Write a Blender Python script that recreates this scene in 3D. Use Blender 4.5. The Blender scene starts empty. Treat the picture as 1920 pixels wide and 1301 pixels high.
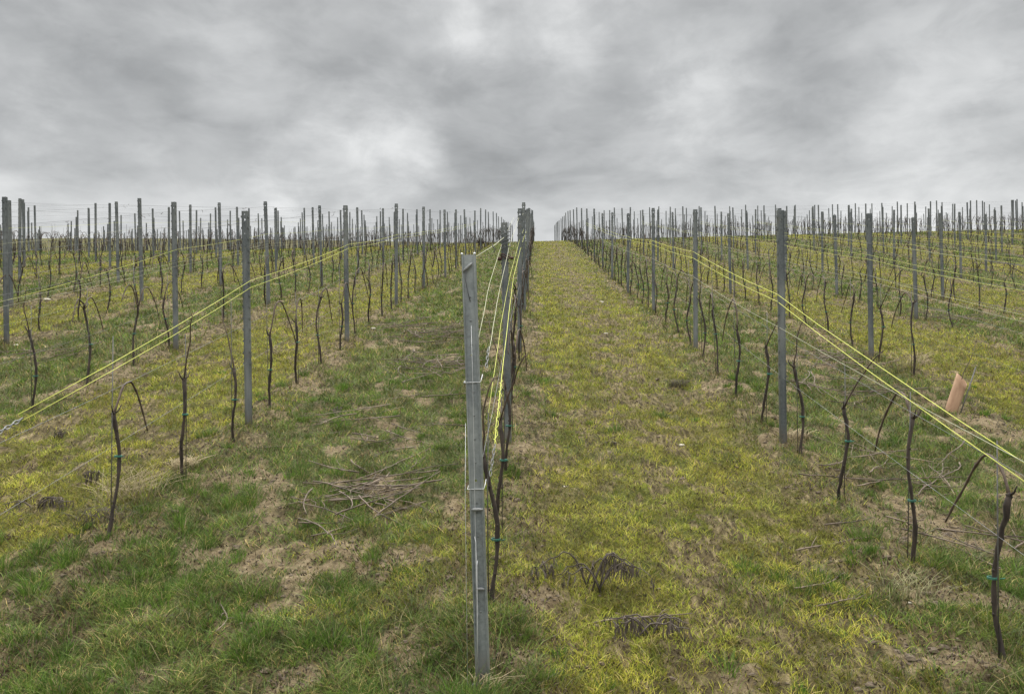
import bpy, math, random
import numpy as np
from mathutils import Matrix, Vector
random.seed(7); rng = np.random.default_rng(7)
SC = bpy.context.scene; COL = SC.collection

# ------------------------------------------------------------------ camera
FOC = 1450.0; ROLL, YAW, PITCH = 0.01431, -0.03316, 0.00041
FWD = Vector((math.sin(YAW)*math.cos(PITCH), math.cos(YAW)*math.cos(PITCH), math.sin(PITCH)))
RGT0 = Vector((math.cos(YAW), -math.sin(YAW), 0)); UP0 = RGT0.cross(FWD)
RGT = math.cos(ROLL)*RGT0 - math.sin(ROLL)*UP0; UPV = math.sin(ROLL)*RGT0 + math.cos(ROLL)*UP0
cam = bpy.data.cameras.new('camera'); camo = bpy.data.objects.new('camera', cam); COL.objects.link(camo)
cam.sensor_width = 36; cam.lens = FOC/1920*36; cam.clip_start = 0.05; cam.clip_end = 3000
M = Matrix((RGT, UPV, -FWD)).transposed().to_4x4(); camo.matrix_world = M
SC.camera = camo

def pix_dir(px, py):
    return (RGT*(px-960) + UPV*(650.5-py) + FWD*FOC).normalized()

# ------------------------------------------------------------------ light and sky
SC.view_settings.view_transform = 'Standard'; SC.view_settings.look = 'None'
SC.view_settings.gamma = 1.0; SC.view_settings.exposure = 0.75
SUN_EL, SUN_AZ = math.radians(52), math.radians(-8)      # azimuth from +Y
sun = bpy.data.lights.new('sun', 'SUN'); sun.energy = 1.5; sun.angle = math.radians(14); sun.color = (1, .97, .92)
suno = bpy.data.objects.new('sun', sun); COL.objects.link(suno)
sd = Vector((math.sin(SUN_AZ)*math.cos(SUN_EL), math.cos(SUN_AZ)*math.cos(SUN_EL), math.sin(SUN_EL)))
suno.rotation_euler = sd.to_track_quat('Z', 'Y').to_euler(); suno.location = (0, 0, 40)

class NT:
    def __init__(s, tree): s.t = tree; s.n = tree.nodes; s.l = tree.links; s.n.clear()
    def node(s, typ, **kw):
        nd = s.n.new(typ)
        for k, v in kw.items(): setattr(nd, k, v)
        return nd
    def put(s, sock, v):
        if hasattr(v, 'is_output'): s.l.new(v, sock)
        else: sock.default_value = v
    def math(s, op, a, b=0.0, c=0.0, clamp=False):
        nd = s.node('ShaderNodeMath', operation=op, use_clamp=clamp)
        s.put(nd.inputs[0], a); s.put(nd.inputs[1], b); s.put(nd.inputs[2], c); return nd.outputs[0]
    def vmath(s, op, a, b=(0, 0, 0), out=0):
        nd = s.node('ShaderNodeVectorMath', operation=op); s.put(nd.inputs[0], a)
        if op == 'SCALE': s.put(nd.inputs['Scale'], b)
        else: s.put(nd.inputs[1], b)
        return nd.outputs[out]
    def noise(s, vec, scale, detail=4, rough=.5, dist=0.0, col=False):
        nd = s.node('ShaderNodeTexNoise'); s.put(nd.inputs['Vector'], vec); nd.inputs['Scale'].default_value = scale
        nd.inputs['Detail'].default_value = detail; nd.inputs['Roughness'].default_value = rough
        nd.inputs['Distortion'].default_value = dist
        return nd.outputs['Color' if col else 'Fac']
    def rng(s, v, a, b, c=0.0, d=1.0, smooth=False):
        nd = s.node('ShaderNodeMapRange', interpolation_type='SMOOTHSTEP' if smooth else 'LINEAR'); s.put(nd.inputs[0], v)
        for i, q in enumerate((a, b, c, d)): nd.inputs[1+i].default_value = q
        return nd.outputs[0]
    def ramp(s, v, stops):
        nd = s.node('ShaderNodeValToRGB'); s.put(nd.inputs[0], v); e = nd.color_ramp.elements
        while len(e) < len(stops): e.new(0.5)
        for q, (p, c) in zip(e, stops): q.position = p; q.color = (*c, 1)
        return nd.outputs[0]
    def mix(s, f, a, b, mode='MIX'):
        nd = s.node('ShaderNodeMix', data_type='RGBA', blend_type=mode); s.put(nd.inputs[0], f)
        s.put(nd.inputs[6], a if hasattr(a, 'is_output') else (*a, 1)); s.put(nd.inputs[7], b if hasattr(b, 'is_output') else (*b, 1))
        return nd.outputs[2]

W = bpy.data.worlds.new('World'); SC.world = W; W.use_nodes = True
w = NT(W.node_tree)
tc = w.node('ShaderNodeTexCoord'); D = tc.outputs['Generated']
sep = w.node('ShaderNodeSeparateXYZ'); w.l.new(D, sep.inputs[0]); Z = sep.outputs[2]
zz = w.math('ADD', w.math('MAXIMUM', Z, 0.0), 0.22)
P = w.node('ShaderNodeCombineXYZ'); w.put(P.inputs[0], w.math('DIVIDE', sep.outputs[0], zz)); w.put(P.inputs[1], w.math('DIVIDE', sep.outputs[1], zz))
P = P.outputs[0]
warp = w.vmath('SCALE', w.vmath('SUBTRACT', w.noise(P, 2.0, 3, .55, col=True), (.5, .5, .5)), 0.38)
PW = w.vmath('ADD', P, warp)
n1 = w.noise(PW, 1.25, 7, .52)
n2 = w.noise(w.vmath('ADD', PW, (7.3, 2.1, 0)), 4.2, 9, .54)
dens = w.math('ADD', w.math('MULTIPLY', n1, .62), w.math('MULTIPLY', n2, .38))
# thick (dark) and thin (bright) places of the cloud deck, each at its own direction
SPOTS = [(850, 30, 75, .24), (885, 55, 60, .12), (1065, 85, 75, .2), (930, 40, 150, .04), (700, 275, 95, .34), (620, 300, 60, .14), (775, 290, 60, .1),
         (530, 350, 55, .26), (1320, 235, 105, .22), (1230, 235, 70, .12), (1310, 140, 80, .10), (1660, 205, 90, .17), (1850, 130, 130, .10), (255, 275, 40, .18),
         (80, 240, 70, .15), (40, 225, 60, .1), (1700, 330, 120, .14), (1450, 330, 90, .07), (440, 95, 80, .10), (1140, 70, 80, .08), (0, 335, 60, .14), (400, 345, 80, .1), (1880, 10, 120, .06),
         (180, 245, 130, -.16), (350, 310, 120, -.10), (60, 160, 150, -.08), (640, 60, 160, -.03), (1000, 300, 200, -.13), (820, 350, 150, -.08), (1200, 140, 90, -.10), (1500, 60, 200, -.03),
         (1520, 210, 120, -.09), (1650, 250, 110, -.08), (1330, 330, 130, -.05), (450, 330, 60, -.1), (880, 240, 90, -.06), (1010, 120, 60, -.05), (250, 60, 180, -.03)]
DW = w.vmath('ADD', D, w.vmath('SCALE', w.vmath('SUBTRACT', w.noise(w.vmath('MULTIPLY', D, (1, 1, 1.8)), 14.0, 8, .60, col=True), (.5, .5, .5)), 0.085))
acc = 0.0
for (px, py, r, a) in SPOTS:
    d = w.vmath('DISTANCE', DW, tuple(pix_dir(px, py)), out=1)
    acc = w.math('ADD', acc, w.math('MULTIPLY', w.rng(d, 0.0, r*1.6/FOC, 1, 0, True), a*(.44 if a > 0 else .38)))
n3 = w.noise(w.vmath('MULTIPLY', D, (1, 1, 1.7)), 11.0, 9, .60, .35)
lum = w.math('ADD', w.math('MULTIPLY_ADD', w.rng(dens, .36, .64, 0, 1, True), .115, .235), w.math('MULTIPLY', acc, w.rng(n3, .30, .68, .5, 1.1)))
lum = w.math('ADD', lum, w.math('MULTIPLY_ADD', w.rng(n3, .36, .64, 0, 1, True), .042, -.002))
lum = w.math('ADD', lum, w.rng(Z, .165, .215, .085, 0, True))            # light strip just above the hill
lum = w.math('MULTIPLY', lum, w.rng(Z, .42, .78, 1.0, 7.0, True))      # overcast brightens overhead; unseen zenith boosted well past that to light the ground
tint = w.ramp(w.rng(lum, .25, .75, 0, 1), [(0, (.975, .995, 1.0)), (1, (1.0, 1.0, .985))])
cloud = w.mix(1.0, tint, w.ramp(0.0, [(0, (1, 1, 1)), (1, (1, 1, 1))]), 'MULTIPLY')
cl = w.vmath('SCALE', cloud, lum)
sky = w.node('ShaderNodeTexSky', sky_type='NISHITA'); sky.sun_disc = False; sky.sun_elevation = SUN_EL; sky.sun_rotation = SUN_AZ
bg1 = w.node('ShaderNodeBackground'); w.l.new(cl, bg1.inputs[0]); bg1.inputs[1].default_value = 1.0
bg2 = w.node('ShaderNodeBackground'); w.l.new(sky.outputs[0], bg2.inputs[0]); bg2.inputs[1].default_value = 0.06
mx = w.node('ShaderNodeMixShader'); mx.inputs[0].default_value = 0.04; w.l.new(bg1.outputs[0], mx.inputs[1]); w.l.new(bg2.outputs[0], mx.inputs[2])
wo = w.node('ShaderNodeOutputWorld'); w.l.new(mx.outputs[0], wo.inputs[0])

# ------------------------------------------------------------------ noise and terrain functions
def h2(ix, iy, seed):
    v = (ix.astype(np.int64)*374761393 + iy.astype(np.int64)*668265263 + seed*144665) & 0xffffffff
    v = ((v ^ (v >> 13))*1274126177) & 0xffffffff
    return ((v ^ (v >> 16)) & 0xffffff)/float(0xffffff)
def vn(x, y, seed=0):
    x0 = np.floor(x); y0 = np.floor(y); fx = x-x0; fy = y-y0; fx = fx*fx*(3-2*fx); fy = fy*fy*(3-2*fy)
    a = h2(x0, y0, seed); b = h2(x0+1, y0, seed); c = h2(x0, y0+1, seed); d = h2(x0+1, y0+1, seed)
    return (a*(1-fx)+b*fx)*(1-fy)+(c*(1-fx)+d*fx)*fy
def fbm(x, y, seed=0, o=4):
    s = 0; a = 1; t = 0
    for i in range(o):
        s = s+a*vn(x*2**i+i*17.3, y*2**i+i*9.1, seed+i); t += a; a *= .5
    return s/t
def sst(v, a, b):
    t = np.clip((v-a)/(b-a), 0, 1); return t*t*(3-2*t)

TT = [-2.07396, -1.47438, -0.67465, 0.31905, 1.32008, 2.7089, 4.53714, 6.49442, 8.39933, 10.88457, 14.4999,
      -0.02103, -0.03317, -0.03838, -0.02411, 0.00595, -0.00502, -0.04638, -0.00513, -0.00267, -9e-05, 0.00024, -8e-05, -0.00013, -0.0002]
KY = np.array([0, 3., 7, 12, 18, 26, 36, 48, 62, 80, 110]); KX = np.array([0, 8., 16, 28, 45, 80, 110])
def herm(K, V, y):
    V = np.asarray(V); y = np.clip(y, K[0], K[-1]); m = np.gradient(V, K)
    i = np.clip(np.searchsorted(K, y, side='right')-1, 0, len(K)-2); h = K[i+1]-K[i]; t = (y-K[i])/h
    return (2*t**3-3*t**2+1)*V[i]+(t**3-2*t**2+t)*h*m[i]+(-2*t**3+3*t**2)*V[i+1]+(t**3-t**2)*h*m[i+1]
def terr(x, y):
    x = np.asarray(x, float); y = np.asarray(y, float); xc = np.clip(x, -70, 70)
    z = herm(KY, TT[:11], y)+xc*herm(KX, TT[11:18], y)+xc*xc*herm(KX, TT[18:], y)
    z = z+np.where(y < 0, np.maximum(y, -40)*.17, 0)
    z = z-np.where(y > 110, np.minimum(y-110, 300)*.06, 0)
    return z

# rows of vines: x of each row, 0 is the row of the near post
RX = {k: v for k, v in zip(range(-5, 6), [-11.94, -9.42, -7.22, -4.85, -2.57, -.25, 2.08, 4.38, 6.79, 8.96, 11.9])}
for k in range(6, 17): RX[k] = RX[5]+2.33*(k-5); RX[-k] = RX[-5]-2.33*(k-5)
RXA = np.array([RX[k] for k in range(-16, 17)])

def zones(x, y):
    """weights of moss lane, green grass, bare soil and litter at a ground point"""
    wx = x+.22*(fbm(x*1.1, y*.8, 3)-.5)
    i = np.clip(np.searchsorted(RXA, wx)-1, 0, len(RXA)-2)
    k = i-16; x0 = RXA[i]; x1 = RXA[i+1]; t = (wx-x0)/(x1-x0); dr = np.minimum(np.abs(wx-x0), np.abs(x1-wx))
    out = (wx < RXA[0]) | (wx > RXA[-1]); dr = np.where(out, 1, dr)
    yel = np.where((k % 2) == 0, 1., 0.)
    yel = np.where(out, .6, yel)
    # neighbouring lane colours bleed over the row strip
    yel = yel*sst(dr, .08, .5)+(1-sst(dr, .08, .5))*.4
    fore = sst(4.6-y+.9*(fbm(x*.9, y*.9, 11)-.5)*2-np.where(x > 0, 1.1, 0.0), 0, 1.0)
    yel = yel*(1-fore*np.where(x < -.2, .93, .5))
    yel = yel+(1-yel)*.55*sst(fbm(x*1.3, y*1.0, 21), .55, .72)*np.where(y < 5.5, .8, .45)
    yel = yel*(.55+.45*sst(fbm(x*1.7, y*1.2, 5), .28, .5))
    row = (1-sst(dr, .12, .42))*sst(fbm(x*3, y*1.6, 8), .30, .55)
    soil = sst(fbm(x*3.6, y*2.7, 31, 5)+.16*(fbm(x*14, y*12, 35, 3)-.5), .555, .70)*np.where(yel > .5, .3, .68)
    soil = np.maximum(soil, row*.42*sst(y, 2.5, 5.5)*(.4+1.2*fbm(x*7, y*5, 33)))
    for (cx, cy, sx, sy, a) in SOILB: soil = np.maximum(soil, a*np.exp(-((x-cx)/sx)**2-((y-cy)/sy)**2)*.85*(.25+1.3*fbm(x*7, y*7, 77)))
    far = sst(y, 14, 30)
    soil = soil*(.55+.8*fbm(x*16, y*14, 37, 3))
    soil = soil*(1-far*.5)
    lit = np.maximum(sst(fbm(x*4.1, y*3.3, 41, 4), .50, .64)*.8, sst(fbm(x*8.5, y*8.5, 43, 3), .52, .64))*(.45+.55*sst(fbm(x*1.2, y*.9, 47), .38, .58))
    trod = np.exp(-((wx-1.02)/.42)**2)*np.where(k == 0, 1., 0)*sst(fbm(x*7, y*4.5, 49, 3), .40, .54)*1.1
    lit = np.clip(np.maximum(lit, trod), 0, 1)
    return yel, np.clip(soil, 0, 1), lit, row
SOILB = []
def height(x, y):
    x = np.asarray(x, float); y = np.asarray(y, float)
    f = 1-sst(y, 14, 34)
    d = .06*(fbm(x*1.3, y*1.3, 51, 3)-.5)+f*(.085*(fbm(x*4.6, y*4.6, 55, 3)-.5)+.04*(fbm(x*13, y*13, 59, 3)-.5))
    i = np.clip(np.searchsorted(RXA, x)-1, 0, len(RXA)-2); dr = np.minimum(np.abs(x-RXA[i]), np.abs(RXA[i+1]-x))
    d = d+.05*(np.exp(-(dr/.28)**2)-.9)*f
    return terr(x, y)+d*sst(y, -60, 0)-DIP[0]*np.exp(-((x+.253)**2+(y-3.262)**2)/.09)
DIP = [0.0]
DIP[0] = float(height(-.253, 3.262)-terr(-.253, 3.262))+.015
def tz(x, y): return float(terr(x, y))
def hz(x, y): return float(height(np.array([x]), np.array([y]))[0])
def ground_at(px, py):
    d = pix_dir(px, py); lo, hi = 1.0, None; t = 1.0
    while t < 150:
        p = d*t
        if p.z < float(terr(np.array([p.x]), np.array([p.y]))[0]): hi = t; break
        lo = t; t *= 1.02
    for _ in range(30):
        m = (lo+(hi or 150))/2; p = d*m
        if p.z < float(terr(np.array([p.x]), np.array([p.y]))[0]): hi = m
        else: lo = m
    p = d*lo; return p.x, p.y
for (px, py, rx, ry, a) in [(500, 935, .16, .5, .9), (300, 1130, .12, .16, .8), (640, 1220, .12, .12, .7), (280, 1240, .2, .1, .7), (860, 965, .14, .2, 1.), (830, 1110, .1, .12, .9),
                            (1000, 1120, .28, .14, 1.), (980, 1240, .18, .12, .9), (1400, 1250, .16, .08, .8), (1800, 1230, .35, .16, 1.), (1760, 970, .25, .35, .9), (1640, 970, .15, .3, .8),
                            (1830, 1010, .3, .25, .8), (20, 1130, .12, .15, .9), (60, 1060, .2, .12, .7), (350, 1010, .25, .12, .6), (480, 1075, .15, .1, .5), (1160, 1180, .1, .05, .7), (960, 1040, .1, .12, .9),
                            (1900, 880, .3, .4, .7), (900, 1290, .12, .1, .8)]:
    gx, gy = ground_at(px, py); SOILB.append((gx, gy, rx, ry, a))

# ------------------------------------------------------------------ materials
def mat(name, fn):
    m = bpy.data.materials.new(name); m.use_nodes = True; t = NT(m.node_tree)
    o = t.node('ShaderNodeOutputMaterial'); b = t.node('ShaderNodeBsdfPrincipled'); t.l.new(b.outputs[0], o.inputs[0]); fn(t, b, o); return m
def bump(t, b, h, dist, strength=1.0):
    nd = t.node('ShaderNodeBump'); t.put(nd.inputs['Height'], h); nd.inputs['Distance'].default_value = dist; nd.inputs['Strength'].default_value = strength
    t.l.new(nd.outputs[0], b.inputs['Normal'])
def simple(name, c1, c2, scale=20, rough=.7, metal=0.0, bd=0.0, stretch=(1, 1, 1)):
    def fn(t, b, o):
        tc = t.node('ShaderNodeTexCoord'); oi = t.node('ShaderNodeObjectInfo')
        v = t.vmath('ADD', t.vmath('MULTIPLY', tc.outputs['Object'], stretch), t.vmath('SCALE', (13., 7., 5.), oi.outputs['Random']))
        n = t.noise(v, scale, 5, .6)
        c = t.mix(t.rng(n, .3, .7), c1, c2)
        c = t.mix(1.0, c, t.ramp(oi.outputs['Random'], [(0, (.8, .8, .8)), (1, (1.15, 1.15, 1.15))]), 'MULTIPLY')
        t.l.new(c, b.inputs['Base Color']); b.inputs['Roughness'].default_value = rough; b.inputs['Metallic'].default_value = metal
        if bd: bump(t, b, n, bd)
    return mat(name, fn)
def ground_fn(t, b, o):
    at = t.node('ShaderNodeAttribute', attribute_name='ground_mix'); geo = t.node('ShaderNodeNewGeometry'); pos = geo.outputs['Position']
    s = t.node('ShaderNodeSeparateColor'); t.l.new(at.outputs['Color'], s.inputs[0]); yel, soil, lit = s.outputs
    n = t.noise(pos, 9, 6, .65); nf = t.noise(pos, 42, 5, .7); nl = t.noise(pos, 2.3, 4, .6)
    stre = t.noise(t.vmath('MULTIPLY', pos, (28, 9, 9)), 1.0, 4, .65)
    moss = t.ramp(nf, [(0.3, (.02, .017, .007)), (.45, (.06, .055, .014)), (.58, (.12, .112, .022)), (.72, (.21, .185, .045))])  # moss and green tones darkened; shade of crevices between blades put into colour
    moss = t.mix(t.rng(nl, .45, .65), moss, t.ramp(nf, [(.3, (.018, .02, .006)), (.5, (.06, .07, .014)), (.72, (.14, .145, .03))]))
    green = t.ramp(nf, [(0.3, (.02, .02, .01)), (.44, (.045, .052, .018)), (.56, (.085, .088, .03)), (.72, (.17, .145, .075))])
    soilc = t.ramp(t.math('ADD', t.math('MULTIPLY', n, .5), t.math('MULTIPLY', nf, .5)), [(0.33, (.035, .025, .014)), (.45, (.115, .085, .048)), (.54, (.165, .128, .075)), (.68, (.29, .235, .145))])
    litc = t.ramp(stre, [(0.3, (.018, .013, .008)), (.44, (.06, .045, .024)), (.56, (.125, .098, .05)), (.72, (.26, .205, .115))])
    yf = t.math('ADD', yel, t.math('MULTIPLY_ADD', n, .9, -.45), clamp=True)
    base = t.mix(t.rng(yf, .3, .7), green, moss)
    lf = t.math('MULTIPLY', t.rng(t.math('ADD', lit, t.math('MULTIPLY_ADD', nf, 1.2, -.6)), .25, .6), .9)
    base = t.mix(lf, base, litc)
    sf = t.rng(t.math('ADD', soil, t.math('MULTIPLY_ADD', n, 1.0, -.5)), .35, .6)
    base = t.mix(sf, base, soilc)
    t.l.new(base, b.inputs['Base Color']); b.inputs['Roughness'].default_value = .95
    b.inputs['Specular IOR Level'].default_value = .15
    bump(t, b, t.math('ADD', t.math('MULTIPLY', nf, .5), n), .03, .9)
M_GROUND = mat('ground_soil_and_moss', ground_fn)
def blade_fn(t, b, o):
    at = t.node('ShaderNodeAttribute', attribute_name='blade_colour')
    t.l.new(at.outputs['Color'], b.inputs['Base Color']); b.inputs['Roughness'].default_value = .55; b.inputs['Specular IOR Level'].default_value = .25
    tr = t.node('ShaderNodeBsdfTranslucent'); t.l.new(at.outputs['Color'], tr.inputs[0])
    m = t.node('ShaderNodeMixShader'); m.inputs[0].default_value = .35; t.l.new(b.outputs[0], m.inputs[1]); t.l.new(tr.outputs[0], m.inputs[2]); t.l.new(m.outputs[0], o.inputs[0])
M_BLADE = mat('grass_blades', blade_fn)
def steel_fn(t, b, o):
    tc = t.node('ShaderNodeTexCoord'); oi = t.node('ShaderNodeObjectInfo')
    v = t.vmath('ADD', tc.outputs['Object'], t.vmath('SCALE', (13., 7., 5.), oi.outputs['Random']))
    n = t.noise(v, 60, 4, .6); nl = t.noise(t.vmath('MULTIPLY', v, (3, 3, 1)), 2.2, 4, .6)
    vo = t.node('ShaderNodeTexVoronoi'); t.put(vo.inputs['Vector'], v); vo.inputs['Scale'].default_value = 130
    c = t.mix(t.rng(n, .3, .7), (.10, .113, .118), (.175, .193, .197)); c = t.mix(t.rng(nl, .42, .66, 0, .85), c, (.27, .285, .275)); c = t.mix(t.rng(t.noise(v, 7, 6, .7), .58, .72, 0, .55), c, (.10, .085, .065))
    sepz = t.node('ShaderNodeSeparateXYZ'); t.l.new(tc.outputs['Object'], sepz.inputs[0])
    dirt = t.math('MULTIPLY', t.rng(sepz.outputs[2], .0, .16, 1, 0), t.rng(n, .3, .6))
    c = t.mix(dirt, c, (.13, .105, .075))
    t.l.new(c, b.inputs['Base Color']); b.inputs['Metallic'].default_value = .35
    t.l.new(t.rng(nl, .3, .7, .42, .62), b.inputs['Roughness']); bump(t, b, t.math('ADD', n, t.math('MULTIPLY', vo.outputs[0], .3)), .0006)
M_STEEL = mat('galvanised_steel', steel_fn)
M_STEEL_END = M_STEEL.copy(); M_STEEL_END.name = 'galvanised_end_steel'
for nd in M_STEEL_END.node_tree.nodes:
    if nd.type == 'MIX':
        for q in (6, 7):
            if not nd.inputs[q].is_linked and nd.inputs[q].default_value[2] > .1: nd.inputs[q].default_value = [c*1.3 for c in nd.inputs[q].default_value[:3]]+[1]
for nd in M_STEEL.node_tree.nodes:
    if nd.type == 'MIX':
        for q in (6, 7):
            if not nd.inputs[q].is_linked and nd.inputs[q].default_value[2] > .1: nd.inputs[q].default_value = [c*.76 for c in nd.inputs[q].default_value[:3]]+[1]
M_WIRE = simple('wire_grey', (.13, .135, .135), (.25, .255, .25), 30, .5, .4)
M_WIREW = simple('wire_bright_zinc', (.45, .46, .46), (.62, .63, .62), 40, .4, .3)
M_TWINE = simple('yellow_green_twine', (.46, .49, .08), (.62, .64, .16), 300, .8)
M_TWINE2 = simple('faded_twine', (.27, .27, .18), (.42, .42, .29), 300, .8)
M_BARK = simple('vine_bark', (.012, .009, .007), (.058, .042, .031), 45, .9, 0, .004, (1, 1, .25))
M_CANE = simple('vine_cane', (.04, .026, .019), (.12, .085, .06), 30, .75, 0, .001, (1, 1, .3))
M_CUT = simple('pruned_cane', (.04, .027, .021), (.24, .185, .135), 7, .8)
M_STAKE = simple('stake_grey', (.06, .058, .052), (.13, .125, .112), 25, .6, .3)
M_TIE = simple('green_tie', (.01, .09, .06), (.02, .15, .10), 30, .5)
M_TUBE = simple('brown_card_tube', (.25, .145, .088), (.45, .29, .185), 14, .9, 0, .003, (1, 1, .3))
M_STONE = simple('pale_stone', (.30, .27, .21), (.50, .46, .38), 30, .85, 0, .002)
M_CLOD = simple('soil_clod', (.06, .043, .028), (.19, .145, .095), 50, .95, 0, .006)
M_WEED = simple('withered_weed', (.035, .028, .023), (.13, .105, .085), 30, .9)
M_RUST = simple('rusty_band', (.03, .014, .011), (.075, .03, .022), 60, .85)
M_DARK = simple('dark_wire', (.03, .03, .032), (.07, .07, .072), 40, .5)
M_DULL = simple('dull_grass', (.11, .12, .045), (.26, .24, .12), 25, .8)
M_STRAW = simple('dry_straw', (.30, .235, .13), (.52, .43, .27), 25, .8)

# ------------------------------------------------------------------ mesh helpers
class MB:
    def __init__(s): s.v = []; s.f = []; s.n = 0
    def add(s, v, f): s.v.extend(map(tuple, v)); s.f.extend([tuple(i+s.n for i in q) for q in f]); s.n += len(v)
    def tube(s, pts, rad, sides=5, cap=True):
        pts = [Vector(p) for p in pts]; n = len(pts); rad = rad if hasattr(rad, '__len__') else [rad]*n
        V = []; F = []; up = None
        for i, p in enumerate(pts):
            d = (pts[min(i+1, n-1)]-pts[max(i-1, 0)])
            d = d.normalized() if d.length > 1e-9 else Vector((0, 0, 1))
            if up is None: up = d.orthogonal().normalized()
            up = (up-d*up.dot(d)); up = up.normalized() if up.length > 1e-6 else d.orthogonal().normalized()
            sdv = d.cross(up)
            for j in range(sides):
                a = 2*math.pi*j/sides; V.append(p+rad[i]*(math.cos(a)*up+math.sin(a)*sdv))
        for i in range(n-1):
            for j in range(sides):
                a = i*sides+j; b_ = i*sides+(j+1) % sides; F.append((a, b_, b_+sides, a+sides))
        if cap: F.append(tuple(range(sides))[::-1]); F.append(tuple(range((n-1)*sides, n*sides)))
        s.add(V, F)
    def blob(s, c, r, seg=8, rings=5, jit=.2, sd=0):
        rr = random.Random(sd); V = [(c[0], c[1], c[2]-r[2])]; F = []
        for i in range(1, rings):
            ph = -math.pi/2+math.pi*i/rings
            for j in range(seg):
                a = 2*math.pi*j/seg; k = 1+rr.uniform(-jit, jit)
                V.append((c[0]+r[0]*k*math.cos(a)*math.cos(ph), c[1]+r[1]*k*math.sin(a)*math.cos(ph), c[2]+r[2]*k*math.sin(ph)))
        V.append((c[0], c[1], c[2]+r[2])); top = len(V)-1
        for j in range(seg):
            F.append((0, 1+(j+1) % seg, 1+j)); b0 = 1+(rings-2)*seg; F.append((top, b0+j, b0+(j+1) % seg))
        for i in range(rings-2):
            for j in range(seg): a = 1+i*seg+j; b_ = 1+i*seg+(j+1) % seg; F.append((a, b_, b_+seg, a+seg))
        s.add(V, F)
    def box(s, c, h):
        V = [(c[0]+h[0]*i, c[1]+h[1]*j, c[2]+h[2]*k) for i in (-1, 1) for j in (-1, 1) for k in (-1, 1)]
        s.add(V, [(0, 1, 3, 2), (4, 6, 7, 5), (0, 4, 5, 1), (2, 3, 7, 6), (0, 2, 6, 4), (1, 5, 7, 3)])
    def mesh(s, name, m, smooth=True):
        me = bpy.data.meshes.new(name); me.from_pydata(s.v, [], s.f); me.materials.append(m)
        if smooth: me.polygons.foreach_set('use_smooth', [True]*len(me.polygons))
        me.update(); return me
    def build(s, name, m, parent=None, smooth=True, loc=None):
        o = bpy.data.objects.new(name, s.mesh(name, m, smooth)); COL.objects.link(o)
        if parent: o.parent = parent
        if loc: o.location = loc
        return o
def tag(o, label=None, cat=None, group=None, kind=None):
    for k, v in (('label', label), ('category', cat), ('group', group), ('kind', kind)):
        if v: o[k] = v
    return o
def empty(name, loc=(0, 0, 0), rz=0.0):
    o = bpy.data.objects.new(name, None); COL.objects.link(o); o.location = loc; o.rotation_euler = (0, 0, rz); o.empty_display_size = .1; return o
def npmesh(name, V, loops, starts, m, attr=None, col=None, smooth=False):
    me = bpy.data.meshes.new(name); me.vertices.add(len(V)); me.vertices.foreach_set('co', V.astype(np.float32).ravel())
    me.loops.add(len(loops)); me.loops.foreach_set('vertex_index', loops.astype(np.int32)); me.polygons.add(len(starts)); me.polygons.foreach_set('loop_start', starts.astype(np.int32))
    me.update(calc_edges=True)
    if attr:
        a = me.color_attributes.new(attr, 'FLOAT_COLOR', 'POINT'); c = np.ones((len(V), 4), np.float32); c[:, :3] = col; a.data.foreach_set('color', c.ravel())
    me.materials.append(m)
    if smooth: me.polygons.foreach_set('use_smooth', np.ones(len(starts), bool))
    o = bpy.data.objects.new(name, me); COL.objects.link(o); return o

# ------------------------------------------------------------------ ground
ys = [-400, -250, -150, -90, -50, -25, -12, -6, -3, -1.5, 0, .8, 1.4, 1.8]
y = 2.1
while y < 60: ys.append(y); y *= 1.0062
while y < 130: ys.append(y); y += .6
ys += [140, 155, 175, 200, 240, 300, 400, 600, 900]
ss = list(np.linspace(-.82, .82, 470)); e = .9; side = []
while e < 400: side.append(e); e *= 1.22
ss = [-q for q in side[::-1]]+ss+side
ys = np.array(ys, float); ss = np.array(ss); wy = np.maximum(ys, 2.2)
XX = ss[None, :]*wy[:, None]; XX = np.clip(XX, -900-0*XX+ss[None, :], 900+ss[None, :]); YY = np.repeat(ys[:, None], len(ss), 1)
ZZ = height(XX, YY); yel, soil, lit, row = zones(XX, YY)
V = np.stack([XX, YY, ZZ], -1).reshape(-1, 3); nr, nc = XX.shape
idx = np.arange(nr*nc).reshape(nr, nc); q = np.stack([idx[:-1, :-1], idx[:-1, 1:], idx[1:, 1:], idx[1:, :-1]], -1).reshape(-1, 4)
lit2 = np.clip(lit*.75+row*.6, 0, 1)
gr = npmesh('ground', V, q.ravel(), np.arange(len(q))*4, M_GROUND, 'ground_mix', np.stack([yel, soil, lit2], -1).reshape(-1, 3), True)
tag(gr, 'grassy vineyard hillside rising to the crest', kind='structure')

# ------------------------------------------------------------------ grass: tufts of single blades
def blades(px, py, hgt, lean_x, lean_y, wid, col):
    n = len(px); z0 = height(px, py)-.004; a = rng.uniform(0, 2*np.pi, n); cx, sy = np.cos(a)*wid, np.sin(a)*wid
    B = np.stack([px, py, z0], -1); mid = B+np.stack([lean_x*.35, lean_y*.35, hgt*.6], -1); tip = B+np.stack([lean_x, lean_y, hgt], -1)
    o = np.stack([cx, sy, 0*cx], -1)
    V = np.stack([B-o, B+o, mid+o*.8, mid-o*.8, tip], 1).reshape(-1, 3)
    b = np.arange(n)*5; L = np.stack([b, b+1, b+2, b+3, b+3, b+2, b+4], -1).ravel(); S = np.stack([np.arange(n)*7, np.arange(n)*7+4], -1).ravel()
    return V, L, S, np.repeat(col, 5, 0)
def sample(n, y0, y1, wsc=.74):
    yy = np.exp(rng.uniform(np.log(y0), np.log(y1), n)); xx = rng.uniform(-wsc, wsc-.04, n)*yy; return xx, yy
parts = []
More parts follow.
